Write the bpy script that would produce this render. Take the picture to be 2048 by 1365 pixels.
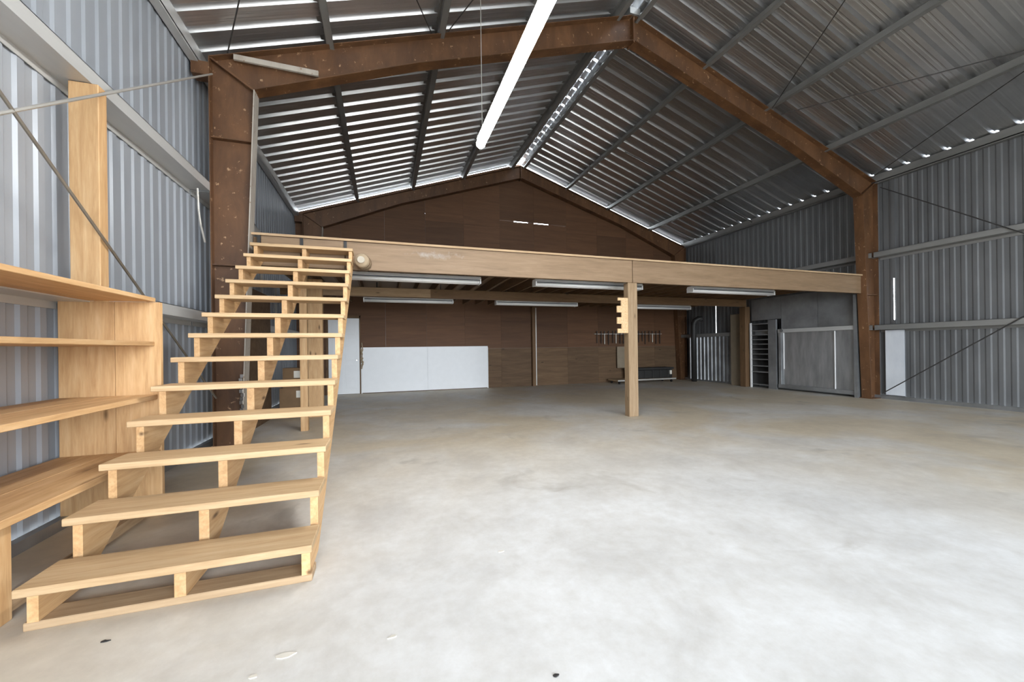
import bpy, bmesh, math, random
from mathutils import Vector, Matrix
random.seed(7)
for o in list(bpy.data.objects): bpy.data.objects.remove(o)
S = bpy.context.scene
COL = S.collection

# ------------------------------------------------------------------ camera
cam_d = bpy.data.cameras.new('camera'); cam = bpy.data.objects.new('camera', cam_d); COL.objects.link(cam)
YAW, ROLL, CAMH = 0.317, 0.013, 1.30
cam_d.sensor_width = 36.0; cam_d.lens = 781.3 / 2048 * 36.0
cam_d.shift_y = 14.1 / 2048; cam_d.clip_start = 0.05; cam_d.clip_end = 300
sn, cs = math.sin(YAW), math.cos(YAW)
fw = Vector((sn, cs, 0)); rt = Vector((cs, -sn, 0)); up = Vector((0, 0, 1))
r2 = rt * math.cos(ROLL) - up * math.sin(ROLL); u2 = up * math.cos(ROLL) + rt * math.sin(ROLL)
M = Matrix((r2, u2, -fw)).transposed().to_4x4(); M.translation = Vector((0, 0, CAMH))
cam.matrix_world = M
S.camera = cam

# ------------------------------------------------------------------ world, daylight, exposure
W = bpy.data.worlds.new('overcast_sky'); S.world = W; W.use_nodes = True
bg = W.node_tree.nodes['Background']
bg.inputs[0].default_value = (0.86, 0.93, 1.0, 1); bg.inputs[1].default_value = 19.0
S.view_settings.view_transform = 'Standard'; S.view_settings.look = 'None'
S.view_settings.gamma = 1.0; S.view_settings.use_curve_mapping = False
S.view_settings.exposure = 0.0
LAMP_STRENGTH = 125.0

# ------------------------------------------------------------------ main dimensions (metres)
XL, XR = -2.36, 11.20          # side walls
XM = 4.42                      # ridge
YF, YA, YB, YG = -6.40, -0.13, 6.08, 12.475   # front wall, three more frames (the last is the gable)
ZR, SL = 7.55, 0.336           # ridge height (roof underside), slope
PUR = 0.17                     # purlin depth
def zroof(x): return ZR - SL * abs(x - XM)

# ------------------------------------------------------------------ mesh helpers
class MB:
    def __init__(s): s.v = []; s.f = []
    def add(s, vs, fs):
        n = len(s.v); s.v += [tuple(p) for p in vs]; s.f += [tuple(i + n for i in q) for q in fs]; return s
    def box(s, x0, x1, y0, y1, z0, z1):
        return s.add([(x0,y0,z0),(x1,y0,z0),(x1,y1,z0),(x0,y1,z0),(x0,y0,z1),(x1,y0,z1),(x1,y1,z1),(x0,y1,z1)],
                     [(3,2,1,0),(4,5,6,7),(0,1,5,4),(1,2,6,5),(2,3,7,6),(3,0,4,7)])
    def prism(s, poly, a, b, ax):
        # poly: list of 2D points in the plane normal to axis ax, extruded from a to b
        def P(p, t):
            return (t, p[0], p[1]) if ax == 'x' else ((p[0], t, p[1]) if ax == 'y' else (p[0], p[1], t))
        n = len(poly); vs = [P(p, a) for p in poly] + [P(p, b) for p in poly]
        fs = [tuple(range(n)), tuple(range(2*n-1, n-1, -1))] + [(i, i+n, (i+1) % n + n, (i+1) % n) for i in range(n)]
        return s.add(vs, fs)
    def tube(s, pts, r, n=8, caps=True):
        pts = [Vector(p) for p in pts]; rings = []
        rr = r if isinstance(r, (list, tuple)) else [r] * len(pts)
        prev = None
        for i, p in enumerate(pts):
            t = (pts[min(i+1, len(pts)-1)] - pts[max(i-1, 0)]).normalized()
            if prev is None:
                a = t.orthogonal().normalized()
            else:
                a = (prev - t * prev.dot(t)).normalized()
            prev = a; b = t.cross(a)
            rings.append([p + (a * math.cos(2*math.pi*k/n) + b * math.sin(2*math.pi*k/n)) * rr[i] for k in range(n)])
        vs = [q for g in rings for q in g]; fs = []
        for i in range(len(pts)-1):
            for k in range(n):
                fs.append((i*n+k, i*n+(k+1) % n, (i+1)*n+(k+1) % n, (i+1)*n+k))
        if caps: fs += [tuple(range(n-1, -1, -1)), tuple(range((len(pts)-1)*n, len(pts)*n))]
        return s.add(vs, fs)
    def obox(s, p, q, w, h, upv=(0,0,1)):
        # oriented bar from p to q, section w x h
        p, q = Vector(p), Vector(q); t = (q-p).normalized(); u = Vector(upv); a = t.cross(u).normalized(); u = a.cross(t)
        vs = []
        for c in (p, q):
            for sa, sb in ((-1,-1),(1,-1),(1,1),(-1,1)): vs.append(c + a*sa*w/2 + u*sb*h/2)
        return s.add(vs, [(3,2,1,0),(4,5,6,7),(0,1,5,4),(1,2,6,5),(2,3,7,6),(3,0,4,7)])
    def mesh(s, name, recenter=True, smooth=False, bevel=0):
        c = Vector((0,0,0))
        if recenter and s.v:
            xs, ys, zs = zip(*s.v); c = Vector(((min(xs)+max(xs))/2, (min(ys)+max(ys))/2, min(zs)))
        me = bpy.data.meshes.new(name); me.from_pydata([Vector(p)-c for p in s.v], [], s.f); me.update()
        bm = bmesh.new(); bm.from_mesh(me); bmesh.ops.recalc_face_normals(bm, faces=bm.faces)
        if bevel:
            bmesh.ops.bevel(bm, geom=list(bm.edges), offset=bevel, segments=1, affect='EDGES', profile=0.5)
        bm.to_mesh(me); bm.free()
        if smooth:
            for p in me.polygons: p.use_smooth = True
        return me, c
def link(name, me, loc, mat, parent=None):
    o = bpy.data.objects.new(name, me); COL.objects.link(o)
    if mat and not me.materials: me.materials.append(mat)
    if parent is not None:
        o.parent = parent; o.location = Vector(loc) - world_loc(parent)
    else: o.location = loc
    return o
def world_loc(o):
    p = Vector(o.location)
    while o.parent: o = o.parent; p += Vector(o.location)
    return p
def ob(name, mb, mat, parent=None, bevel=0, smooth=False):
    me, c = mb.mesh(name, bevel=bevel, smooth=smooth)
    return link(name, me, c, mat, parent)
def tag(o, label=None, cat=None, group=None, kind=None):
    if label: o['label'] = label
    if cat: o['category'] = cat
    if group: o['group'] = group
    if kind: o['kind'] = kind
    return o
def empty(name, loc, label=None, cat=None, group=None, kind=None):
    o = bpy.data.objects.new(name, None); COL.objects.link(o); o.location = loc; o.empty_display_size = .2
    return tag(o, label, cat, group, kind)
def box(name, x0, x1, y0, y1, z0, z1, mat, parent=None, bevel=0):
    return ob(name, MB().box(x0,x1,y0,y1,z0,z1), mat, parent, bevel)

# ------------------------------------------------------------------ materials
def newmat(name):
    m = bpy.data.materials.new(name); m.use_nodes = True
    nt = m.node_tree; b = nt.nodes['Principled BSDF']; return m, nt, b
def nd(nt, t, **k):
    n = nt.nodes.new(t)
    for a, v in k.items(): setattr(n, a, v)
    return n
def ramp(nt, fac, stops):
    r = nd(nt, 'ShaderNodeValToRGB'); e = r.color_ramp.elements
    while len(e) < len(stops): e.new(0.5)
    for el, (p, c) in zip(e, stops): el.position = p; el.color = (*c, 1)
    nt.links.new(fac, r.inputs[0]); return r.outputs[0]
def coords(nt, scale, kind='Object'):
    tc = nd(nt, 'ShaderNodeTexCoord'); mp = nd(nt, 'ShaderNodeMapping'); mp.inputs['Scale'].default_value = scale
    src = tc.outputs[kind]
    oi = nd(nt, 'ShaderNodeObjectInfo'); ad = nd(nt, 'ShaderNodeVectorMath', operation='ADD')
    ml = nd(nt, 'ShaderNodeMath', operation='MULTIPLY'); ml.inputs[1].default_value = 37.0
    nt.links.new(oi.outputs['Random'], ml.inputs[0])
    nt.links.new(src, ad.inputs[0]); nt.links.new(ml.outputs[0], ad.inputs[1])
    nt.links.new(ad.outputs[0], mp.inputs[0]); return mp.outputs[0]
def noise(nt, vec, sc, det=4, rough=.55, dist=0):
    n = nd(nt, 'ShaderNodeTexNoise'); n.inputs['Scale'].default_value = sc; n.inputs['Detail'].default_value = det
    n.inputs['Roughness'].default_value = rough; n.inputs['Distortion'].default_value = dist
    nt.links.new(vec, n.inputs['Vector']); return n.outputs['Fac']
def mix(nt, fac, a, b, mode='MIX'):
    m = nd(nt, 'ShaderNodeMix', data_type='RGBA', blend_type=mode)
    for sock, v in ((m.inputs[0], fac), (m.inputs[6], a), (m.inputs[7], b)):
        if hasattr(v, 'is_linked'): nt.links.new(v, sock)
        elif isinstance(v, tuple): sock.default_value = (*v, 1)
        else: sock.default_value = v
    return m.outputs[2]
def bump(nt, b, h, s=.2, d=.01):
    n = nd(nt, 'ShaderNodeBump'); n.inputs['Strength'].default_value = s; n.inputs['Distance'].default_value = d
    nt.links.new(h, n.inputs['Height']); nt.links.new(n.outputs[0], b.inputs['Normal'])
def rnd_value(nt, col, lo, hi):
    oi = nd(nt, 'ShaderNodeObjectInfo'); mr = nd(nt, 'ShaderNodeMapRange')
    mr.inputs[3].default_value = lo; mr.inputs[4].default_value = hi
    nt.links.new(oi.outputs['Random'], mr.inputs[0])
    h = nd(nt, 'ShaderNodeHueSaturation'); nt.links.new(mr.outputs[0], h.inputs['Value']); nt.links.new(col, h.inputs['Color'])
    return h.outputs[0]
def wood(name, dark, mid, light, axis='x', rough=.6, knots=True, var=(.88, 1.1), sc=1.0):
    m, nt, b = newmat(name)
    st = {'x': (1.2, 14, 14), 'y': (14, 1.2, 14), 'z': (14, 14, 1.2)}[axis]
    v = coords(nt, tuple(q*sc for q in st))
    g = noise(nt, v, 1.6, 5, .6, .6); g2 = noise(nt, v, 6, 3, .6, .2)
    c = ramp(nt, g, [(.25, dark), (.5, mid), (.75, light)])
    c = mix(nt, .25, c, ramp(nt, g2, [(.3, dark), (.7, light)]))
    if knots:
        kv = coords(nt, {'x': (1.0, 3.4, 3.4), 'y': (3.4, 1.0, 3.4), 'z': (3.4, 3.4, 1.0)}[axis])
        vo = nd(nt, 'ShaderNodeTexVoronoi'); vo.inputs['Scale'].default_value = 1.6; nt.links.new(kv, vo.inputs['Vector'])
        k = ramp(nt, vo.outputs['Distance'], [(.03, (1,1,1)), (.11, (0,0,0))])
        c = mix(nt, k, c, tuple(q*.38 for q in dark))
    c = rnd_value(nt, c, *var)
    nt.links.new(c, b.inputs['Base Color']); b.inputs['Roughness'].default_value = rough
    bump(nt, b, g, .15, .004); return m
def metal(name, c0, c1, metallic, rough, sc=(1,1,1), nsc=2.0, var=(.95,1.05), rr=.1):
    m, nt, b = newmat(name); v = coords(nt, sc)
    g = noise(nt, v, nsc, 5, .6)
    c = rnd_value(nt, ramp(nt, g, [(.3, c0), (.7, c1)]), *var)
    nt.links.new(c, b.inputs['Base Color']); b.inputs['Metallic'].default_value = metallic
    mr = nd(nt, 'ShaderNodeMapRange'); mr.inputs[3].default_value = rough - rr; mr.inputs[4].default_value = rough + rr
    nt.links.new(g, mr.inputs[0]); nt.links.new(mr.outputs[0], b.inputs['Roughness']); return m
def plain(name, c, rough=.6, metallic=0, var=.85):
    m, nt, b = newmat(name); v = coords(nt, (1,1,1)); g = noise(nt, v, 6, 4)
    nt.links.new(ramp(nt, g, [(.3, tuple(q*var for q in c)), (.7, c)]), b.inputs['Base Color'])
    b.inputs['Roughness'].default_value = rough; b.inputs['Metallic'].default_value = metallic; return m

pD, pM, pL = (.40,.215,.085), (.57,.345,.16), (.68,.46,.25)
PINE = {a: wood('pine_'+a, pD, pM, pL, a) for a in 'xyz'}
tD, tM, tL = (.41,.255,.125), (.55,.375,.205), (.64,.475,.29)
TREAD = wood('tread_wood', tD, tM, tL, 'x', .65)
oD, oM, oL = (.30,.19,.10), (.42,.29,.17), (.50,.36,.22)
OLDP = wood('post_wood', (.20,.125,.065), (.29,.195,.11), (.36,.26,.16), 'z', .75)
OLDW = {a: wood('weathered_'+a, oD, oM, oL, a, .75) for a in 'xyz'}
BROWN = {a: wood('brown_lumber_'+a, (.085,.043,.018), (.135,.073,.031), (.19,.11,.05), a, .7) for a in 'xyz'}
PLY = wood('brown_plywood', (.085,.037,.016), (.12,.054,.023), (.155,.074,.032), 'x', .7, False, (.8,1.1), .3)
PLYD = wood('dark_plywood', (.08,.043,.020), (.125,.072,.035), (.185,.112,.057), 'x', .75, True, (.75,1.1), .4)
FASCIA = wood('fascia_wood', (.17,.105,.055), (.235,.152,.085), (.30,.205,.125), 'x', .6, False, (.95,1.05), .6)

FASCIA2 = FASCIA.copy(); FASCIA2.name = 'fascia_wood_scuffed'; nt = FASCIA2.node_tree; b = nt.nodes['Principled BSDF']
pg = nd(nt, 'ShaderNodeNewGeometry'); pm = nd(nt, 'ShaderNodeMapping'); pm.inputs['Location'].default_value = (-.75*.9, 0, -2.77*6); pm.inputs['Scale'].default_value = (.9, 0, 6)
nt.links.new(pg.outputs['Position'], pm.inputs[0])
pl = nd(nt, 'ShaderNodeVectorMath', operation='LENGTH'); nt.links.new(pm.outputs[0], pl.inputs[0])
pn = noise(nt, pg.outputs['Position'], 7, 6, .7)
pa = nd(nt, 'ShaderNodeMath', operation='MULTIPLY_ADD'); pa.inputs[1].default_value = 1.3; nt.links.new(pn, pa.inputs[0]); nt.links.new(pl.outputs['Value'], pa.inputs[2])
src_ = b.inputs['Base Color'].links[0].from_socket
nt.links.new(mix(nt, ramp(nt, pa.outputs[0], [(.62, (.6,.6,.6)), (1.0, (0,0,0))]), src_, (.42,.40,.37)), b.inputs['Base Color'])
def rusty(name, a, b_, c, rust=(.42,.22,.10)):
    m, nt, b = newmat(name); v = coords(nt, (1,1,.35)); v2 = coords(nt, (1,1,1))
    g = noise(nt, v, 3.2, 6, .65, .4); c0 = ramp(nt, g, [(.28, a), (.5, b_), (.72, c)])
    h = noise(nt, v2, 14, 5, .6); k = ramp(nt, h, [(.64, (0,0,0)), (.70, (1,1,1))])
    nt.links.new(mix(nt, k, c0, rust), b.inputs['Base Color']); b.inputs['Roughness'].default_value = .5
    return m
STEEL = rusty('brown_primer_steel', (.065,.029,.013), (.112,.052,.022), (.17,.08,.034), (.40,.25,.14))
STEELW = rusty('worn_pale_steel', (.30,.25,.20), (.42,.38,.33), (.50,.46,.40), (.22,.12,.06))
ROOFM = metal('galvanised_roof', (.62,.625,.635), (.68,.685,.695), .92, .32, (1,.3,1), 3, (.92,1.06), .02)
PURM = metal('grey_purlin', (.22,.22,.215), (.30,.30,.29), .55, .45, (1,.2,1), 3)
RWALLM = metal('dark_wall_metal', (.125,.13,.135), (.175,.18,.185), .35, .5, (.6,.6,.25), 2.5, (.9,1.06), .06)  # right wall's metal, darker and greyer than the left wall's
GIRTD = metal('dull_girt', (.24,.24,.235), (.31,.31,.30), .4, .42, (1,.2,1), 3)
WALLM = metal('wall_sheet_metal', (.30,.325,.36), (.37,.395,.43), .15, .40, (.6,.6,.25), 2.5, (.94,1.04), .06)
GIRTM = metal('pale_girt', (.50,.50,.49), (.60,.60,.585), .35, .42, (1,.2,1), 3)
RODM = metal('rod_steel', (.20,.18,.15), (.34,.30,.25), .7, .45)
RODD = plain('dark_cable', (.035,.033,.032), .5)
RODP = metal('pale_rod', (.48,.46,.42), (.60,.58,.54), .5, .4)
PANELM = metal('dull_zinc_panel', (.22,.225,.23), (.40,.41,.42), .6, .35, (1,1,1), 1.6, (.9,1.05), .12)
DOORM = metal('brushed_zinc_highlights', (.30,.305,.31), (.52,.53,.54), .7, .32, (1,3,.5), 2.2, (.9,1.05), .1)  # highlights of the brushed metal painted in as paler vertical streaks
PALESH = metal('pale_sheet', (.62,.66,.72), (.74,.78,.83), .15, .4, (1,1,.4), 3)
WHITE = plain('white_paint', (.84,.85,.86), .45, 0, .97)
WHITEF = plain('white_enamel', (.92,.92,.92), .35, 0, .97)
GREYD = plain('grey_gap', (.10,.11,.13), .5)
TUBEOFF = plain('unlit_tube', (.93,.93,.92), .25, 0, .98)
BLACKM = plain('black_iron', (.02,.019,.018), .55)
DARK = plain('dark_plastic', (.028,.026,.025), .8)
BURLAP = plain('burlap', (.38,.29,.19), .9)
CAPM = plain('cut_end', (.50,.45,.37), .8)
PALE = plain('pale_card', (.70,.66,.58), .8)
CARD = plain('cardboard', (.20,.12,.06), .85)
BEIGE = plain('beige_board', (.27,.215,.15), .7)
CHROME = metal('foil', (.75,.75,.75), (.9,.9,.9), 1.0, .22)
OSB, nt, b = newmat('particle_board'); v = coords(nt, (1,1,1)); g = noise(nt, v, 60, 3)
nt.links.new(ramp(nt, g, [(.3, (.50,.30,.14)), (.7, (.76,.54,.32))]), b.inputs['Base Color']); b.inputs['Roughness'].default_value = .8
LAMPM, nt, b = newmat('lit_tube'); b.inputs['Base Color'].default_value = (1,1,1,1)
b.inputs['Emission Color'].default_value = (1,.985,.955,1); b.inputs['Emission Strength'].default_value = LAMP_STRENGTH

# concrete floor: warm dusty slab, greyer worn patches, stains, painted-in glare pool
CONC, nt, b = newmat('dusty_concrete')
tc = nd(nt, 'ShaderNodeNewGeometry'); P0 = tc.outputs['Position']
n1 = noise(nt, P0, .42, 6, .6, .6); n2 = noise(nt, P0, 1.7, 8, .65, .4); n3 = noise(nt, P0, 9, 6, .7); n4 = noise(nt, P0, .9, 5, .6, 1.2)
warm = ramp(nt, n2, [(.25, (.50,.43,.33)), (.5, (.61,.525,.395)), (.75, (.68,.605,.48))])
cool = ramp(nt, n2, [(.25, (.54,.535,.525)), (.5, (.66,.66,.655)), (.75, (.76,.77,.78))])
def near(x, y, r0, r1):
    vm = nd(nt, 'ShaderNodeVectorMath', operation='DISTANCE'); vm.inputs[1].default_value = (x, y, 0)
    wv = nd(nt, 'ShaderNodeVectorMath', operation='ADD'); nv = nd(nt, 'ShaderNodeTexNoise'); nv.inputs['Scale'].default_value = .8
    nv.inputs['Detail'].default_value = 5
    nt.links.new(P0, nv.inputs['Vector'])
    sc = nd(nt, 'ShaderNodeVectorMath', operation='SCALE'); sc.inputs['Scale'].default_value = 1.6
    nt.links.new(nv.outputs['Color'], sc.inputs[0]); nt.links.new(sc.outputs[0], wv.inputs[0]); nt.links.new(P0, wv.inputs[1])
    nt.links.new(wv.outputs[0], vm.inputs[0])
    mr = nd(nt, 'ShaderNodeMapRange'); mr.inputs[1].default_value = r0; mr.inputs[2].default_value = r1
    mr.inputs[3].default_value = 1; mr.inputs[4].default_value = 0; nt.links.new(vm.outputs['Value'], mr.inputs[0]); return mr.outputs[0]
c = mix(nt, near(2.7, 2.2, 1.9, 4.4), warm, cool)  # pale cool pool in the foreground: floor glare put into the colour
c = mix(nt, ramp(nt, n1, [(.45, (0,0,0)), (.62, (.75,.75,.75))]), c, cool)
st = ramp(nt, n4, [(.60, (0,0,0)), (.72, (.55,.55,.55))])
c = mix(nt, st, c, (.33,.305,.265))
for (x, y, r0, r1, k) in ((3.2,4.2,.3,1.2,.5),(0.9,4.0,.3,.9,.35),(7.4,5.4,.1,.8,.45),(5.3,2.6,.2,1.0,.4),(9.2,7.6,.1,.6,.4),(1.35,2.6,.05,.5,.3)):
    kk = nd(nt, 'ShaderNodeMath', operation='MULTIPLY'); kk.inputs[1].default_value = k
    nt.links.new(near(x, y, r0, r1), kk.inputs[0]); c = mix(nt, kk.outputs[0], c, (.30,.28,.245))
c = mix(nt, ramp(nt, n3, [(.3, (.3,.3,.3)), (.7, (0,0,0))]), c, (.36,.32,.26))
nt.links.new(c, b.inputs['Base Color'])
mr = nd(nt, 'ShaderNodeMapRange'); mr.inputs[3].default_value = .38; mr.inputs[4].default_value = .62
nt.links.new(n2, mr.inputs[0]); nt.links.new(mr.outputs[0], b.inputs['Roughness']); bump(nt, b, n3, .08, .004)
GROUND = plain('gravel', (.35,.33,.30), .9)

# ------------------------------------------------------------------ setting: floor and ground
tag(box('floor', XL-.02, XR+.02, YF, YG+.08, -.12, 0, CONC), kind='structure')
tag(box('ground', -40, 50, YF-40, YF, -.3, -.1, GROUND), kind='structure')

# corrugated sheet: profile along s, thickness t; returns mesh data along local x(profile), z(length)
def sheet_mesh(name, prof, length, t=.003):
    # profile points (s, d): s along the sheet's width, d outwards; extruded along local Z from 0 to length
    n = len(prof); vs = []; fs = []
    for layer in (0, 1):
        for L in (0, length):
            vs += [(s_, d + layer*t, L) for s_, d in prof]
    for i in range(n-1):
        fs.append((i, i+1, n+i+1, n+i)); fs.append((2*n+i+1, 2*n+i, 3*n+i, 3*n+i+1))
    me = bpy.data.meshes.new(name); me.from_pydata(vs, [], fs); me.update(); return me
def wall_prof(w, per=.165, d=.014):
    p = []; k = 0; s_ = 0
    while s_ < w - 1e-6:
        p += [(s_, 0), (s_+per*.34, 0), (s_+per*.48, d), (s_+per*.86, d)]; s_ += per
    p.append((w, 0)); return p
def roof_prof(w, per=.33, d=.06):
    p = [(0,0)]; k = round(w/per)
    for i in range(k):
        o = i*per
        for a in (.07, .155):
            p += [(o+a-.02, 0), (o+a-.008, .002), (o+a+.008, .002), (o+a+.02, 0)]
        p += [(o+.205, 0), (o+.225, d), (o+.285, d), (o+.313, 0)]
    p.append((w, 0)); return p

# ------------------------------------------------------------------ ceiling (roof)
ceiling = empty('ceiling', (XM, YB, ZR), kind='structure')
SW = .99; ang = math.atan(SL)
RLEN = (XM - XL) / math.cos(ang) + .0
roof_me = sheet_mesh('roof_sheet', roof_prof(SW), RLEN)
roof_me.materials.append(ROOFM)
NS = 19; YS = YG + .04 - NS*SW
def place(me, name, loc, cols, parent):
    o = bpy.data.objects.new(name, me); COL.objects.link(o); o.parent = parent
    o.matrix_parent_inverse = Matrix.Identity(4)
    m = Matrix([Vector(c_) for c_ in cols]).transposed().to_4x4(); m.translation = Vector(loc) - world_loc(parent)
    o.matrix_local = m; return o
for k in range(NS):
    y = YS + k*SW
    # left slope: local x -> +Y, local y -> outwards (up), local z -> down the slope
    dl = Vector((-math.cos(ang), 0, -math.sin(ang))); nl = Vector((-math.sin(ang), 0, math.cos(ang)))
    place(roof_me, 'roof_sheet', Vector((XM, y, ZR)) + dl*.03, (Vector((0,1,0)), nl, dl), ceiling)
    dr = Vector((math.cos(ang), 0, -math.sin(ang))); nr = Vector((math.sin(ang), 0, math.cos(ang)))
    place(roof_me, 'roof_sheet', Vector((XM, y, ZR)) + dr*.10, (Vector((0,1,0)), nr, dr), ceiling)
# ridge cap in lengths, notched over the ribs on the right slope so that daylight shows
for k in range(int(NS*SW/.33)):
    y = YS + k*.33
    mb = MB()
    mb.prism([(XM-.16, ZR-.054+.056), (XM, ZR+.056), (XM+.02, ZR+.05), (XM+.02, ZR+.044), (XM, ZR+.05), (XM-.16, ZR-.054+.05)], y, y+.33, 'y')
    mb.prism([(XM+.02, ZR+.05), (XM+.2, ZR-.067+.056), (XM+.2, ZR-.067+.05), (XM+.02, ZR+.044)], y-.005, y+.262, 'y')
    ob('ridge_cap', mb, ROOFM, ceiling)
# purlins (Z section)
def purlin(x, side):
    z = zroof(x); mb = MB(); t = .005; w = .09*side
    mb.box(min(x, x-w), max(x, x-w), YF, YG-.02, z-.012, z-.007)
    mb.box(x-t/2, x+t/2, YF, YG-.02, z-PUR, z-.007)
    mb.box(min(x, x+w), max(x, x+w), YF, YG-.02, z-PUR, z-PUR+t)
    mb.box(x+w-t/2, x+w+t/2, YF, YG-.02, z-PUR, z-PUR+.02)
    ob('purlin', mb, PURM, ceiling)
for x in (-.72, .87, 2.45, 4.08): purlin(x, 1)
for x in (4.60, 6.17, 7.80, 9.60): purlin(x, -1)
# roof bracing rods
def rod(name, pts, r, mat, parent): return ob(name, MB().tube(pts, r, 6), mat, parent)
def rp(x, y, off=.2): return (x, y, zroof(x)-off)
for (xa, ya, xb, yb) in ((-1.9,6.02,.95,-.05),(.75,6.02,-1.9,-.05),(1.0,6.02,4.0,-.05),(7.75,6.02,4.7,-.05),(8.0,6.02,10.75,-.05),(10.85,5.98,8.2,-.05)):
    rod('brace_rod', [rp(xa,ya), rp(xb,yb)], .008, RODD, ceiling)
# draped dark cable across the far right slope
pts = []
for i in range(13):
    t = i/12; x = 6.4 + 4.6*t; pts.append((x, 9.27 - .12*math.sin(t*math.pi), zroof(x) - .19 - .05*math.sin(t*math.pi)))
rod('cable', pts, .013, RODD, ceiling)

# ------------------------------------------------------------------ side walls
def side_wall(name, x, out, mat, cuts, dep=.014):
    w = empty(name, (x, YB, 0), kind='structure')
    H = zroof(x) - .004; cache = {}
    for (y0, y1) in cuts:
        y = y1
        while y > y0 + .01:
            wd = round(min(SW, y-y0), 3); y -= wd
            if wd not in cache:
                cache[wd] = sheet_mesh('wall_sheet', wall_prof(wd, .165, dep), H - .03); cache[wd].materials.append(mat)
            place(cache[wd], 'wall_sheet', (x, y, .03), (Vector((0,1,0)), Vector((out,0,0)), Vector((0,0,1))), w)
    return w
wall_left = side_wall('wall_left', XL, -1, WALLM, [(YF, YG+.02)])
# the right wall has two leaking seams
wall_right = side_wall('wall_right', XR, 1, RWALLM, [(10.91, YG+.02), (5.82, 10.89), (YF, 5.80)], .009)
for (y, za, zb) in ((10.90, 1.68, 2.70), (5.81, 1.84, 2.80)):
    for (z0, z1) in ((.03, za), (zb, zroof(XR)-.01)):
        ob('batten', MB().box(XR-.012, XR-.002, y-.035, y+.035, z0, z1), RWALLM, wall_right)
def girt(parent, xi, xo, z, y0, y1, mat=GIRTM, fl=.11, name='girt'):
    mb = MB(); t = .006; s_ = 1 if xi > xo else -1
    a, b_ = min(xi, xo), max(xi, xo)
    mb.box(a, b_, y0, y1, z-t, z)                                    # web
    mb.box(xi - (t if s_ > 0 else 0), xi + (0 if s_ > 0 else t), y0, y1, z, z+fl)       # inner flange, up
    mb.box(xi - (.022 if s_ > 0 else 0), xi + (0 if s_ > 0 else .022), y0, y1, z+fl-t, z+fl)
    mb.box(xo - (0 if s_ > 0 else t), xo + (t if s_ > 0 else 0), y0, y1, z-.06, z-t)    # outer flange, down
    return ob(name, mb, mat, parent)
for (y0, y1) in ((YF+.1, YA-.02), (YA+.02, YB-.02), (YB+.02, YG-.1)):
    for z in (1.70, 3.405):
        if z < 2 and y0 < 3.9 < y1:          # the lower girt is cut where the timber post stands
            girt(wall_left, -2.13, XL+.004, z, y0, 3.882); girt(wall_left, -2.13, XL+.004, z, 3.988, y1)
        else: girt(wall_left, -2.13, XL+.004, z, y0, y1)
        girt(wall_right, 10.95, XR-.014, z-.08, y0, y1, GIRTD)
# eave struts
for par, x, s_ in ((wall_left, XL, 1), (wall_right, XR, -1)):
    z = zroof(x); mb = MB()
    def bx(a, b_, z0, z1): mb.box(min(a,b_), max(a,b_), YF, YG-.03, z0, z1)
    bx(x+s_*.01, x+s_*.016, z-.19, z-.015); bx(x+s_*.01, x+s_*.11, z-.19, z-.184); bx(x+s_*.104, x+s_*.11, z-.184, z-.15)
    bx(x+s_*.01, x+s_*.11, z+.0, z+.006); bx(x+s_*.104, x+s_*.11, z-.17, z+.0)
    ob('closure_strip', MB().box(x-.006, x+.006, YF, YG, z-.02, z+.043), PURM, par)
    ob('eave_strut', mb, GIRTM if s_ > 0 else PURM, par)
# base angle along both walls
for par, x, s_ in ((wall_left, XL, 1), (wall_right, XR, -1)):
    ob('base_angle', MB().box(min(x+s_*.03, x+s_*.09), max(x+s_*.03, x+s_*.09), YF+.1, YG-.05, 0.0, .08), PANELM, par)
# wall bracing rods
for (ya, za, yb, zb, mat, r) in ((6.0,4.90,YA+.05,.36,RODP,.011),(YA+.05,5.0,6.0,.70,RODM,.011)):
    rod('brace_rod', [(-2.068, ya, za), (-2.068, yb, zb)], r, mat, wall_left)
for (ya, za, yb, zb) in ((5.9,4.90,YA+.05,.2),(YA+.05,4.7,5.9,.15)):
    rod('brace_rod', [(10.93, ya, za), (10.93, yb, zb)], .011, RODD, wall_right)
# white wire hanging by the left column and vertical conduits on the far left wall
rod('wire', [(-2.19,5.86,3.35),(-2.19,5.88,3.1),(-2.185,5.92,2.92),(-2.18,5.98,2.8),(-2.18,6.03,2.72)], .012, RODP, wall_left)
for y in (8.8, 9.83): rod('conduit', [(-2.26,y,1.85),(-2.26,y,2.85)], .022, RODP, wall_left)
# cables sagging on the far left wall above the loft
for (y0, z0, y1, z1) in ((6.5,4.5,7.9,3.3),(6.4,4.1,7.2,3.1),(6.7,4.3,8.2,3.6)):
    rod('cable', [(-2.2, y0+(y1-y0)*t, z0+(z1-z0)*(t**.6)) for t in [i/8 for i in range(9)]], .012, RODD, wall_left)

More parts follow.
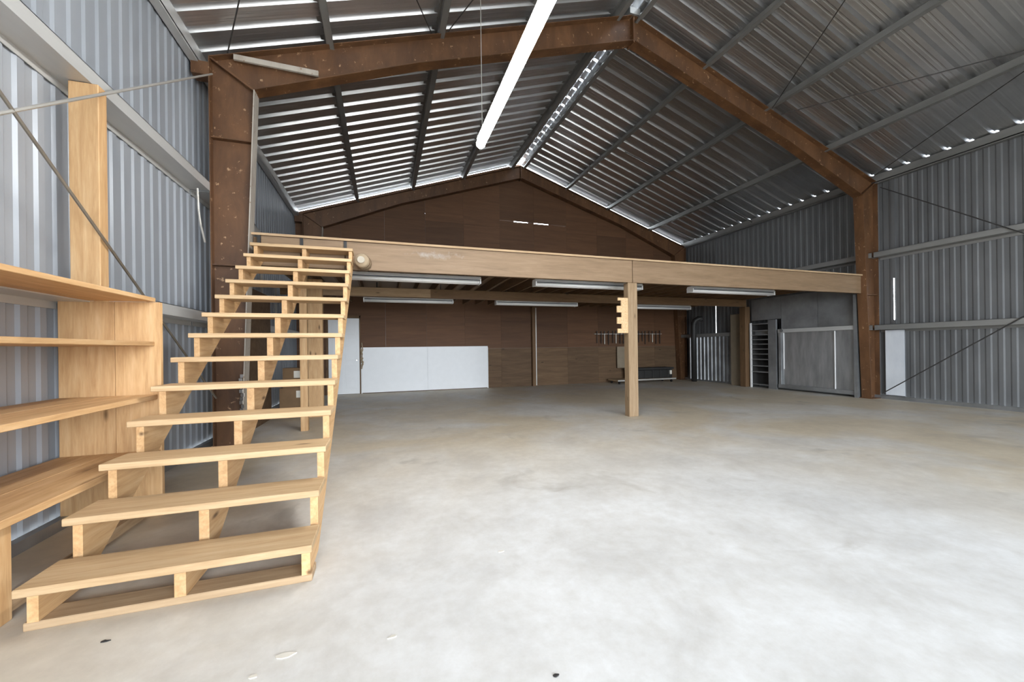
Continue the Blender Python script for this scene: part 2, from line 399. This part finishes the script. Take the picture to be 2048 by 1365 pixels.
# ------------------------------------------------------------------ back wall (gable) in plywood sheets
wall_back = empty('wall_back', (XM, YG, 0), kind='structure')
def clip(poly, a, b_, c_):      # keep a*x+b*z<=c
    out = []
    for i in range(len(poly)):
        p, q = poly[i], poly[(i+1) % len(poly)]; dp = a*p[0]+b_*p[1]-c_; dq = a*q[0]+b_*q[1]-c_
        if dp <= 0: out.append(p)
        if (dp < 0) != (dq < 0) and dp != dq:
            t = dp/(dp-dq); out.append((p[0]+(q[0]-p[0])*t, p[1]+(q[1]-p[1])*t))
    return out
GAP = .028
def gable_panel(x0, x1, z0, z1, mat, name='plywood_panel', dy=0):
    poly = [(x0+.0015, z0+.0015), (x1-.0015, z0+.0015), (x1-.0015, z1-.0015), (x0+.0015, z1-.0015)]
    poly = clip(poly, -SL, 1, ZR - SL*XM - GAP); poly = clip(poly, SL, 1, ZR + SL*XM - GAP)
    if len(poly) < 3: return
    ob(name, MB().prism(poly, YG+dy, YG+.018+dy, 'y'), mat, wall_back)
xs = [XL+.005, -1.16, .06, 1.28, 2.5, 3.72, 4.94, 6.16, 7.38, 8.6, 9.82, XR-.005]
for i in range(len(xs)-1):
    x0, x1 = xs[i], xs[i+1]
    if x0 >= 2.4: gable_panel(x0, x1, 0, 1.30, PLYD)
    else: gable_panel(x0, x1, 0, 1.30, PLY)
    gable_panel(x0, x1, 1.30, 2.90, PLY)
    if abs(x0-3.72) < .01 or abs(x0-4.94) < .01:
        gable_panel(x0, x1, 2.90, 5.555, PLY); gable_panel(x0, x1, 5.58, 7.6, PLY)
        # narrow slot between the sheets, partly covered
        if x0 < 4: gable_panel(x0, 4.22, 5.555, 5.58, PLY); gable_panel(4.72, x1, 5.555, 5.58, PLY)
        else: gable_panel(5.48, x1, 5.555, 5.58, PLY)
    else:
        gable_panel(x0, x1, 2.90, 5.34, PLY); gable_panel(x0, x1, 5.34, 7.6, PLY)
for (z0, z1) in ((0, 5.55), (5.585, 7.7)):     # outer cladding behind the plywood
    poly = clip(clip([(XL, z0), (XR, z0), (XR, z1), (XL, z1)], -SL, 1, ZR-SL*XM-GAP), SL, 1, ZR+SL*XM-GAP)
    ob('outer_cladding', MB().prism(poly, YG+.02, YG+.03, 'y'), PANELM, wall_back)
# front wall (behind the camera) with its wide open doorway
wall_front = empty('wall_front', (XM, YF, 0), kind='structure')
me_f = {}
DX0, DX1, DZ = -.8, 7.6, 4.6
k = 0; x = XL
while x < XR - .01:
    x1 = min(x+SW, XR)
    for (a, b_) in (((x, x1),)):
        z0 = DZ if (DX0-.5 < (a+b_)/2 < DX1+.3) else 0
        poly = clip(clip([(a,z0),(b_,z0),(b_,8),(a,8)], -SL, 1, ZR-SL*XM-.01), SL, 1, ZR+SL*XM-.01)
        ob('wall_sheet', MB().prism(poly, YF-.02, YF, 'y'), WALLM, wall_front)
    x = x1

# ------------------------------------------------------------------ rigid steel frames
def frame(name, y, label, hw=.10, back=False):
    fr = empty(name, (XM, y, 0), label, 'steel frame')
    tw = .006
    def ztop(x): return zroof(x) - PUR
    dep = .36 if back else .42
    # columns
    for s_, xo, xb, xt in ((1, -2.13, -1.82, -1.62), (-1, 11.14, 10.84, 10.62)):
        zt_o, zt_i = ztop(xo), 4.83 if s_ > 0 else 4.75
        c_ = ob('column', MB().prism([(xo, 0), (xb, 0), (xt, zt_i), (xo, zt_o)], y-tw, y+tw, 'y'), STEEL, fr)
        # flanges
        ob('inner_flange', MB().prism([(xb-.006, 0), (xb+.006, 0), (xt+.006, zt_i), (xt-.006, zt_i)], y-hw, y+hw, 'y'), STEELW if s_ > 0 else STEEL, c_)
        ob('outer_flange', MB().box(xo-.006, xo+.006, y-hw, y+hw, 0, zt_o), STEEL, c_)
        for z in ((4.13, 2.45) if s_ > 0 else (2.45,)):
            xi = xb + (xt-xb)*z/zt_i
            ob('stiffener', MB().box(min(xo,xi)+.008, max(xo,xi)-.008, y-hw*.85, y-tw-.001, z-.008, z+.008), STEEL, c_)
        ob('base_plate', MB().box(min(xo,xb)-.04, max(xo,xb)+.04, y-hw-.03, y+hw+.03, 0, .015), STEEL, c_)
    # rafters
    for s_, xo, xk, zk, xd in ((1, -2.13, -1.62, 4.83, .55), (-1, 11.14, 10.62, 4.75, 8.3)):
        top = [(xo, ztop(xo)), (XM, ztop(XM))]
        bot = [(XM, ztop(XM)-dep-.05), (xd, ztop(xd)-dep), (xk, zk)]
        r_ = ob('rafter', MB().prism(top+bot, y-tw, y+tw, 'y'), STEEL, fr)
        ob('top_flange', MB().prism([top[0], top[1], (XM, ztop(XM)-.012), (xo, ztop(xo)-.012)], y-hw, y+hw, 'y'), STEEL, r_)
        ob('bottom_flange', MB().prism([bot[0], bot[1], bot[2], (xk, zk+.012), (xd, bot[1][1]+.012), (XM, bot[0][1]+.012)], y-hw, y+hw, 'y'), STEEL, r_)
        # knee end plate along the diagonal
        ob('knee_plate', MB().obox((xo, y-.001, ztop(xo)), (xk, y-.001, zk), 2*hw*.8, .022, (0,1,0) if False else (0,0,1)), STEEL, r_)
        ob('ridge_plate', MB().box(XM-.012, XM, y-hw, y+hw, ztop(XM)-dep-.09, ztop(XM)) if s_ > 0 else MB().box(XM, XM+.012, y-hw, y+hw, ztop(XM)-dep-.09, ztop(XM)), STEEL, r_)
    if not back:
        # flange brace angle near the left knee
        ob('knee_strap', MB().obox((-1.85, y-.09, ztop(-1.85)-.05), (-.83, y-.09, 5.21), .03, .07), STEELW, fr)
        ob('ridge_bracket', MB().box(XM-.10, XM+.12, y-.13, y+.1, ztop(XM)-.02, ztop(XM)+.10), PURM, fr)
    ob('eave_bracket', MB().box(XL+.03, -2.14, y-.09, y+.09, 4.93, 5.10), STEEL, fr)
    ob('eave_bracket', MB().box(11.15, XR-.02, y-.05, y+.09, 4.93, 5.10), STEEL, fr)
    return fr
frame('steel_frame', YB+.09, 'rust-brown tapered steel frame spanning the hall at the loft edge')
frame('steel_frame', YG-.13, 'dark brown steel frame against the plywood gable wall', .10, True)
frame('steel_frame', YA, 'rust-brown steel frame over the front bay near the open doorway')

# ------------------------------------------------------------------ mezzanine loft
Y1 = 6.175; ZD = 2.92
mez = empty('mezzanine', (XM, 9.3, ZD-.5), 'timber loft floor with long tan front beam carried across the hall', 'loft')
xb = [-1.60, -1.09, -.52, 4.40, 10.70]
for i in range(len(xb)-1):
    ob('fascia_board', MB().box(xb[i]+(.012 if i < 3 else .0015), xb[i+1]-(.012 if i < 3 else .0015), Y1, Y1+.04, 2.485, 2.895), FASCIA2 if i == 2 else FASCIA, mez, .003)
ob('beam_core', MB().box(-1.69, 10.70, Y1+.045, Y1+.11, 2.49, 2.88), BROWN['x'], mez)
for i in range(5):
    x0 = -1.60+i*2.46; x1 = min(x0+2.455, 10.72)
    for j in range(3):
        y0 = Y1-.02+j*2.1; y1 = min(y0+2.095, YG-.26)
        ob('deck_panel', MB().box(x0, x1, y0, y1, 2.898, ZD), PINE['x'] if j == 0 and False else FASCIA, mez)
ob('deck_edge', MB().box(-1.72, 10.72, Y1-.035, Y1-.021, 2.893, 2.925), OLDW['x'], mez)
ob('girder', MB().box(-2.05, 10.72, 9.26, 9.34, 2.49, 2.70), BROWN['x'], mez)
ob('girder_board', MB().box(-1.30, 1.05, 9.225, 9.258, 2.50, 2.69), OLDW['x'], mez)
x = -1.70
jm, jc = MB().box(-.019, .019, Y1+.12, YG-.27, 2.702, 2.895).mesh('joist'); jm.materials.append(BROWN['y'])
while x < 10.7:
    link('joist', jm, (x, jc.y, jc.z), None, mez); x += .41
# stair-side cleats seen through the treads
for x in (-1.61, -1.085, -.515): ob('cleat', MB().box(x-.02, x+.02, Y1-.018, Y1-.001, 2.74, 2.89), BLACKM, mez)

# front support post with chamfered, worn look
post = ob('loft_post', MB().box(4.30, 4.50, Y1+.01, Y1+.155, 0, 2.484), OLDP, None, .006)
tag(post, 'square weathered timber post under the middle of the loft beam', 'post')
p2 = ob('loft_post', MB().box(-1.29, -1.18, 7.05, 7.16, 0, 2.70), PINE['z'], None, .004)
tag(p2, 'slim pale timber post standing behind the stair treads', 'post')
p3 = ob('loft_post', MB().box(-1.42, -1.14, 8.46, 8.58, 0, 2.70), PINE['z'], None, .004)
tag(p3, 'wide pale timber post deeper behind the stairs, near the girder', 'post')
p4 = ob('loft_post', MB().box(10.66, 10.86, 9.26, 9.46, 0, 2.488), BROWN['z'], None, .004)
tag(p4, 'dark brown timber post beside the slatted metal rack', 'post')
p5 = ob('loft_post', MB().box(4.78, 4.90, YG-.14, YG-.02, 0, 2.69), BROWN['z'], None, .004)
tag(p5, 'dark post against the plywood wall right of the white panel', 'post')
tag(ob('conduit_pipe', MB().tube([(4.93,YG-.09,.02),(4.93,YG-.09,2.66)], .022, 8), RODP), 'thin grey conduit pipe on the dark back wall post', 'pipe')

# notched particle-board rack on the post
nr_ = [(4.30, 1.55), (4.30, 2.20), (4.09, 2.20), (4.09, 2.15), (4.16, 2.15), (4.16, 2.05), (4.07, 2.05), (4.07, 1.93), (4.165, 1.93), (4.165, 1.84), (4.07, 1.84), (4.07, 1.72), (4.165, 1.72), (4.165, 1.63), (4.08, 1.63), (4.08, 1.55)]
tag(ob('notched_rack', MB().prism(nr_, Y1+.02, Y1+.045, 'y'), OSB), 'notched particle-board holder fixed to the loft post', 'rack')

# ------------------------------------------------------------------ staircase
st_ = empty('staircase', (-1.0, 2.42, 0), 'open-riser pine staircase with three notched stringers rising to the loft', 'staircase')
RUN, RISE, SY0, TZ = .288, .209, 2.42, .214; TH = .04
for k in range(13):
    y = SY0 + k*RUN; z = TZ + k*RISE
    mb = MB().box(-1.635 + random.uniform(-.008,.008), -.392 + random.uniform(-.006,.006), y, y+.283, z-TH, z)
    ob('tread', mb, TREAD, st_, .004)
prof = [(SY0+.025, .042)]
for k in range(13):
    y = SY0 + .025 + k*RUN; z = TZ - TH + k*RISE - .0005
    prof += [(y, z), (y+RUN, z)]
ye, ze = prof[-1]; prof[-1] = (Y1-.003, ze)
off = .30
THR = .13; m_ = RISE/RUN; y_in, z_in = SY0+.025+RUN, TZ-TH
prof += [(Y1-.003, z_in + (Y1-.003-y_in)*m_ - THR), (y_in + (.042-z_in+THR)/m_, .042)]
for x0, x1 in ((-1.60,-1.558), (-1.035,-.985), (-.452,-.408)):
    ob('stringer', MB().prism(prof, x0, x1, 'x'), PINE['y'], st_)
ob('base_board', MB().box(-1.62, -.40, SY0+.03, SY0+.17, 0, .04), OLDW['x'], st_, .004)

# rope-bound roll at the head of the stairs
roll = empty('burlap_roll', (-.36, 6.0, 2.45), 'burlap roll with a pale end tied at the head of the stairs', 'roll')
mb = MB().tube([(-.285,5.84,2.56),(-.28,5.88,2.56),(-.25,6.08,2.56),(-.24,6.13,2.56)], [.085,.10,.10,.09], 14)
ob('roll_body', mb, BURLAP, roll, 0, True)
ob('end_cap', MB().tube([(-.29,5.81,2.56),(-.286,5.838,2.56)], [.048,.052], 12), CAPM, roll)
for t in (.25, .75):
    ob('tie', MB().tube([(-.28+.03*t,5.88+.2*t-.01,2.56),(-.277+.03*t,5.88+.2*t+.01,2.56)], .103, 14), BROWN['x'], roll)

# ------------------------------------------------------------------ shelving by the left wall
sh = empty('shelf_unit', (-2.0, 3.0, 0), 'pine plank shelving against the left metal wall beside the stairs', 'shelf')
SX0, SX1 = -2.32, -1.72
for z, th, xi in ((1.735,.032,-1.72), (1.388,.034,-1.73), (.968,.036,-1.715), (.525,.042,-1.70)):
    w = (xi-SX0)/2
    ob('shelf_plank', MB().box(SX0, SX0+w-.003, 1.0, 3.835, z-th, z), PINE['y'], sh, .003)
    ob('shelf_plank', MB().box(SX0+w, xi, 1.0, 3.835, z-th, z), PINE['y'], sh, .003)
for x0, x1 in ((SX0,-1.985), (-1.983,-1.695)):
    ob('end_board', MB().box(x0, x1, 3.84, 3.88, 0, 1.702), PINE['z'], sh, .003)
for y in (2.505, 1.04):
    ob('leg', MB().box(-1.79, -1.75, y, y+.09, 0, .482), PINE['z'], sh, .003)
ob('kick_board', MB().box(-1.80, -1.76, 2.60, 3.80, .03, .10), OLDW['y'], sh)
ob('end_board', MB().box(SX0, -1.75, 1.0, 1.04, 0, 1.70), PINE['z'], sh)
ob('back_rail', MB().box(-2.325, -2.285, 1.05, 3.83, .40, .48), PINE['y'], sh)
wp = ob('timber_post', MB().box(-2.27, -2.088, 3.885, 3.985, 0, 3.395), PINE['z'], None, .004)
tag(wp, 'thick pine post with dark knots standing behind the shelving under the girt', 'post')

# ------------------------------------------------------------------ lamps
lamp = empty('hanging_strip_light', (1.14, 3.4, 3.76), 'long lit tube light hanging on wires over the open floor', 'lamp')
LY0, LY1, LX, LZ = 2.16, 4.60, 1.14, 3.79
ob('lit_tube', MB().tube([(LX, LY0, LZ-.02), (LX, LY1, LZ-.02)], .052, 12), LAMPM, lamp, 0, True)
ob('housing', MB().prism([(LX-.05, LZ+.025), (LX+.05, LZ+.025), (LX+.03, LZ+.07), (LX-.03, LZ+.07)], LY0+.02, LY1-.02, 'y'), WHITEF, lamp)
for y in (LY0+.02, LY1-.03): ob('end_cap', MB().box(LX-.045, LX+.045, y-.012, y+.012, LZ-.065, LZ+.07), WHITEF, lamp)
for y in (LY0+.15, LY1-.1): ob('hanging_wire', MB().tube([(LX, y, LZ+.07), (LX, y, zroof(LX))], .004, 6), RODP, lamp)
def fixture(x0, x1, y, z, label):
    r_ = empty('tube_fixture', ((x0+x1)/2, y, z), label, 'light fixture', 'unlit tube lights under the loft')
    ob('housing', MB().prism([(y-.10, z+.056), (y+.10, z+.056), (y+.07, z+.105), (y-.07, z+.105)], x0, x1, 'x'), WHITEF, r_)
    for s_ in (-1, 1):
        ob('tube', MB().tube([(x0+.03, y+s_*.06, z+.012), (x1-.03, y+s_*.06, z+.012)], .029, 10), TUBEOFF, r_, 0, True)
    ob('centre_strip', MB().box(x0+.01, x1-.01, y-.075, y+.075, z+.042, z+.0555), GREYD, r_)
    for xe in (x0, x1-.02): ob('end_cap', MB().box(xe, xe+.02, y-.092, y+.092, z-.018, z+.0555), WHITEF, r_)
    for xe in (x0+.3, x1-.3): ob('hanger', MB().box(xe-.01, xe+.01, y-.01, y+.01, z+.106, 2.897), RODD, r_)
fixture(-.52, 1.66, 6.86, 2.47, 'unlit white tube light behind the loft beam next to the stairs')
fixture(2.68, 5.02, 6.80, 2.47, 'unlit white tube light passing behind the loft post')
fixture(6.28, 8.65, 6.80, 2.47, 'unlit white tube light behind the beam towards the right column')
fixture(-.44, 1.66, 9.78, 2.45, 'unlit white tube light above the white wall panel')
fixture(2.78, 5.12, 9.80, 2.45, 'unlit white tube light in front of the dark back wall post')
fixture(6.75, 9.15, 9.95, 2.45, 'unlit white tube light above the tool rack')

# ------------------------------------------------------------------ back wall things
door = empty('door_1', (-1.1, YG-.03, 0), kind='structure')
ob('door_leaf', MB().box(-1.53, -.69, YG-.045, YG-.005, .01, 2.24), WHITE, door)
for (x0, x1) in ((-1.43,-1.15), (-1.07,-.79)):
    for (z0, z1) in ((.18,.85), (1.0,1.62), (1.75,2.10)):
        ob('door_panel', MB().box(x0, x1, YG-.052, YG-.046, z0, z1), WHITE, door, .003)
ob('door_knob', MB().tube([(-.76,YG-.046,1.0),(-.76,YG-.085,1.0),(-.76,YG-.10,1.0)], [.012,.03,.02], 10), CHROME, door)
ob('door_frame', MB().box(-.685, -.655, YG-.06, YG-.002, 0, 2.32).box(-1.60, -1.535, YG-.06, YG-.002, 0, 2.32).box(-1.60, -.655, YG-.06, YG-.002, 2.25, 2.32), BROWN['z'], door)
wpn = empty('white_wall_panel', (1.3, YG-.02, 0), 'long low white board panel beside the white door', 'wall panel')
ob('board', MB().box(-.62, 1.30, YG-.03, YG-.004, .02, 1.34), WHITE, wpn)
ob('board', MB().box(1.303, 3.22, YG-.03, YG-.004, .02, 1.34), WHITE, wpn)
ob('trim_strip', MB().box(-.64, 3.24, YG-.042, YG-.004, 1.34, 1.375), WHITE, wpn)
ob('trim_strip', MB().box(3.222, 3.25, YG-.042, YG-.004, 0, 1.339), WHITE, wpn)
ob('trim_strip', MB().box(-.65, -.622, YG-.042, YG-.004, 0, 1.339), WHITE, wpn)
# fuzzy bundle hanging on the door jamb
wr = MB()
for i in range(9):
    a = random.uniform(0, 6.28); wr.tube([(-.64+random.uniform(-.03,.03), YG-.09+random.uniform(-.02,.02), 1.42-.06*i+.1*math.sin(a)), (-.60+random.uniform(-.04,.04), YG-.10, 1.30-.06*i), (-.63, YG-.09, 1.22-.06*i)], .016, 6)
tag(ob('cord_bundle', wr, BURLAP), 'tangled grey-brown cord hanging between door and white panel', 'cord')
# tool rail and tools
rail = ob('tool_rail', MB().box(7.2, 10.1, YG-.07, YG-.002, 1.755, 1.775), RODP); tag(rail, 'thin pale rail of hanging tools on the plywood wall', 'rail')
rr_ = random.Random(3)
pale_at = (2, 5, 15)
for i in range(18):
    x = 7.3 + i*.158 + rr_.uniform(-.02,.02)
    if x > 10.05: break
    L = rr_.uniform(.28,.40); t = empty('hand_tool', (x, YG-.085, 1.78), None, 'tool', 'tools hanging on the rail')
    t['label'] = 'pale-bladed hand tool hanging on the wall rail' if i in pale_at else 'dark-handled hand tool hanging on the wall rail'
    t['group'] = 'pale tools on the rail' if i in pale_at else 'dark tools on the rail'
    ob('handle', MB().tube([(x,YG-.085,1.78),(x,YG-.085,1.86+rr_.uniform(0,.03))], [.014,.018], 6), BLACKM, t)
    ob('blade', MB().box(x-.012, x+.012, YG-.09, YG-.075, 1.778-L, 1.778), PALE if i in pale_at else BLACKM, t)
tag(box('leaning_board', 8.10, 8.75, YG-.11, YG-.085, .52, 1.30, BEIGE), 'beige rectangular board behind the loft post below the tools', 'board')
# workbench block under the board and low dolly with dark chest
dol = empty('low_dolly', (8.9, YG-.55, 0), 'low flat dolly with a pale edge on the floor below the tool rail', 'dolly')
ob('platform', MB().box(7.62, 10.05, YG-.85, YG-.25, .10, .15), OLDW['x'], dol)
ob('edge_rail', MB().box(7.62, 10.05, YG-.875, YG-.852, .10, .149), RODP, dol)
for x in (7.72, 9.9):
    for y in (YG-.80, YG-.32): ob('wheel', MB().tube([(x-.02,y,.05),(x+.02,y,.05)], .05, 12), BLACKM, dol)
ch = empty('dark_chest', (9.2, YG-.5, .15), 'black iron chest with rails sitting on the low dolly', 'chest')
ob('body', MB().box(8.3, 10.0, YG-.75, YG-.3, .15, .46), BLACKM, ch, .02)
ob('lid', MB().box(8.25, 10.05, YG-.78, YG-.28, .46, .53), DARK, ch, .015)
for i in range(5): ob('rib', MB().box(8.45+i*.33, 8.49+i*.33, YG-.77, YG-.752, .17, .45), DARK, ch)
ob('clasp', MB().box(9.86, 9.94, YG-.785, YG-.752, .28, .42), PALE, ch)
# stovepipe elbow
sp = MB().tube([(10.72,11.45,0),(10.72,11.45,1.95),(10.72,11.43,2.12),(10.75,11.38,2.22),(10.83,11.33,2.27),(10.95,11.3,2.27)], .095, 14)
tag(ob('stovepipe', sp, BLACKM, None, 0, True), 'black stovepipe with a bent top standing by the far right wall', 'pipe')
tag(box('plank', 10.86, 10.92, 9.60, 9.98, 0, 2.30, BEIGE), 'upright beige plank leaning next to the brown loft post', 'plank')
# lower corrugated liner in the far right corner
lin = empty('metal_liner', (10.95, 10.9, 0), 'grey corrugated sheet standing low on the far right wall', 'metal sheet')
me = sheet_mesh('liner_sheet', wall_prof(.66, .165, .05), 1.55); me.materials.append(PANELM)
for k in range(3): place(me, 'liner_sheet', (11.06, 10.02+k*.67, .06), (Vector((0,1,0)), Vector((-1,0,0)), Vector((0,0,1))), lin)
ob('cap_rail', MB().box(10.96, 11.08, 10.02, 12.03, 1.61, 1.68), PANELM, lin)
# daylight slit frame
# ------------------------------------------------------------------ right wall things under the loft
rk = empty('slatted_rack', (10.9, 8.8, 0), 'narrow grey metal rack of shelves against the right wall', 'rack')
ob('side_panel', MB().box(10.805, 11.08, 9.16, 9.20, 0, 1.97), DARK, rk)  # far side coloured dark for the shade inside the rack
ob('edge_strip', MB().box(10.78, 10.804, 9.15, 9.205, 0, 1.97), WHITEF, rk)
ob('upright', MB().box(10.78, 10.84, 8.36, 8.60, 0, 2.03), PANELM, rk)
ob('back_panel', MB().box(11.06, 11.08, 8.60, 9.16, .05, 1.95), DARK, rk)
for z in (.10, .48, .66, .86, 1.02, 1.17, 1.32, 1.46, 1.60, 1.73, 1.93):
    ob('rack_shelf', MB().box(10.79, 11.055, 8.602, 9.158, z-.014, z+.014), PANELM, rk)
sd = empty('sliding_door_panel', (10.85, 7.3, 0), 'dull zinc sliding door with two sheets under a steel rail', 'sliding door')
ob('top_rail', MB().box(10.78, 10.90, 6.32, 8.30, 1.64, 1.74), GIRTM, sd)
ob('bottom_rail', MB().box(10.78, 10.90, 6.32, 8.30, .06, .16), PANELM, sd)
ob('door_sheet', MB().box(10.84, 10.852, 6.34, 6.84, .15, 1.64), DOORM, sd)
ob('door_sheet', MB().box(10.86, 10.872, 6.82, 8.22, .15, 1.64), DOORM, sd)
ob('seam_strip', MB().box(10.828, 10.84, 6.83, 6.85, .16, 1.63), WHITEF, sd)
ob('seam_strip', MB().box(10.846, 10.858, 8.17, 8.19, .6, 1.63), WHITEF, sd)
ob('stile', MB().box(10.80, 10.88, 8.23, 8.30, .06, 1.66), PANELM, sd)
ob('stile', MB().box(10.76, 10.90, 6.31, 6.38, 0, 2.48), PANELM, sd)
ob('roller', MB().tube([(10.76,8.18,1.70),(10.80,8.18,1.70)], .05, 10), PANELM, sd)
lk = empty('liner_wall_sheet', (10.95, 7.5, 1.74), 'dark flat liner sheets above the sliding door rail', 'metal sheet')
for y0, y1 in ((6.36,7.28), (7.29,8.28), (8.29,9.24)):
    ob('flat_sheet', MB().box(10.90, 10.912, y0, y1, 1.75 if y0 < 8 else 2.05, 2.69), PANELM, lk)
# pale patch sheet on the right wall in front of the column
tag(box('pale_patch_sheet', 11.13, 11.142, 5.60, 5.95, .10, 1.60, PALESH), 'pale bluish sheet patch low on the right wall beside the column', 'metal sheet')
# foil strip and carton behind the stairs
fo = MB()
for i in range(10): fo.box(-1.80+.012*math.sin(i*2.1)-.018, -1.80+.012*math.sin(i*2.1)+.018, 6.04-.01*math.cos(i*1.7), 6.069, .50+.05*i, .545+.05*i)
tag(ob('foil_strip', fo, CHROME), 'crinkled silver foil strip hanging on the left column behind the stairs', 'foil')
for (x0, x1, y0, y1, z0, z1, lb) in ((-2.0,-1.5,8.9,9.3,0,.55,'large brown carton on the floor behind the stairs'), (-1.95,-1.55,8.95,9.28,.55,.95,'small brown carton stacked on the larger one'),):
    c_ = empty('carton', ((x0+x1)/2, (y0+y1)/2, z0), lb, 'box')
    ob('carton_body', MB().box(x0,x1,y0,y1,z0,z1), CARD, c_); ob('paper_label', MB().box(x1-.2,x1-.04,y0-.004,y0-.001,z1-.2,z1-.06), PALE, c_)
tag(box('shade_sheet', -2.10, -2.07, 6.75, 8.60, 0, 2.35, PLYD), 'dark sheet added for the shade on the left wall under the loft', 'shade sheet')  # dark sheet added to deepen the shade behind the stairs
# pale scuffed paint patch on the loft beam
# floor litter
for i, (x, y, s_) in enumerate(((-.417,1.89,.05),(-1.49,2.64,.035),(-1.21,2.25,.022),(-.514,1.809,.03),(.70,2.396,.03),(.02,1.85,.025),(.63,1.42,.018))):
    n = 7; rr = random.Random(i); poly = [(x+s_*math.cos(a)*rr.uniform(.35,1), y+s_*.5*math.sin(a)*rr.uniform(.4,1)) for a in [j*2*math.pi/n for j in range(n)]]
    dk = i in (2, 6)
    lab = {0: 'largest pale flake on the concrete in front of the stair foot', 1: 'pale flake lying under the lowest stair tread',
           2: 'dark curled scrap on the concrete by the lowest tread', 6: 'small dark scrap on the open pale concrete'}.get(i, 'small pale flake lying on the open concrete floor')
    tag(ob('floor_flake', MB().prism(poly, 0, .004, 'z'), DARK if dk else PALE), lab, 'debris', 'dark scraps on the floor' if dk else 'pale flakes on the floor')

# portals: help the renderer sample the daylight entering through the open doorway
def portal(name, loc, rot, sx, sy):
    l = bpy.data.lights.new(name, 'AREA'); l.shape = 'RECTANGLE'; l.size = sx; l.size_y = sy; l.cycles.is_portal = True
    o = bpy.data.objects.new(name, l); COL.objects.link(o); o.location = loc; o.rotation_euler = rot
portal('door_portal', ((DX0+DX1)/2, YF-.03, DZ/2), (math.pi/2, 0, 0), DX1-DX0+1, DZ)
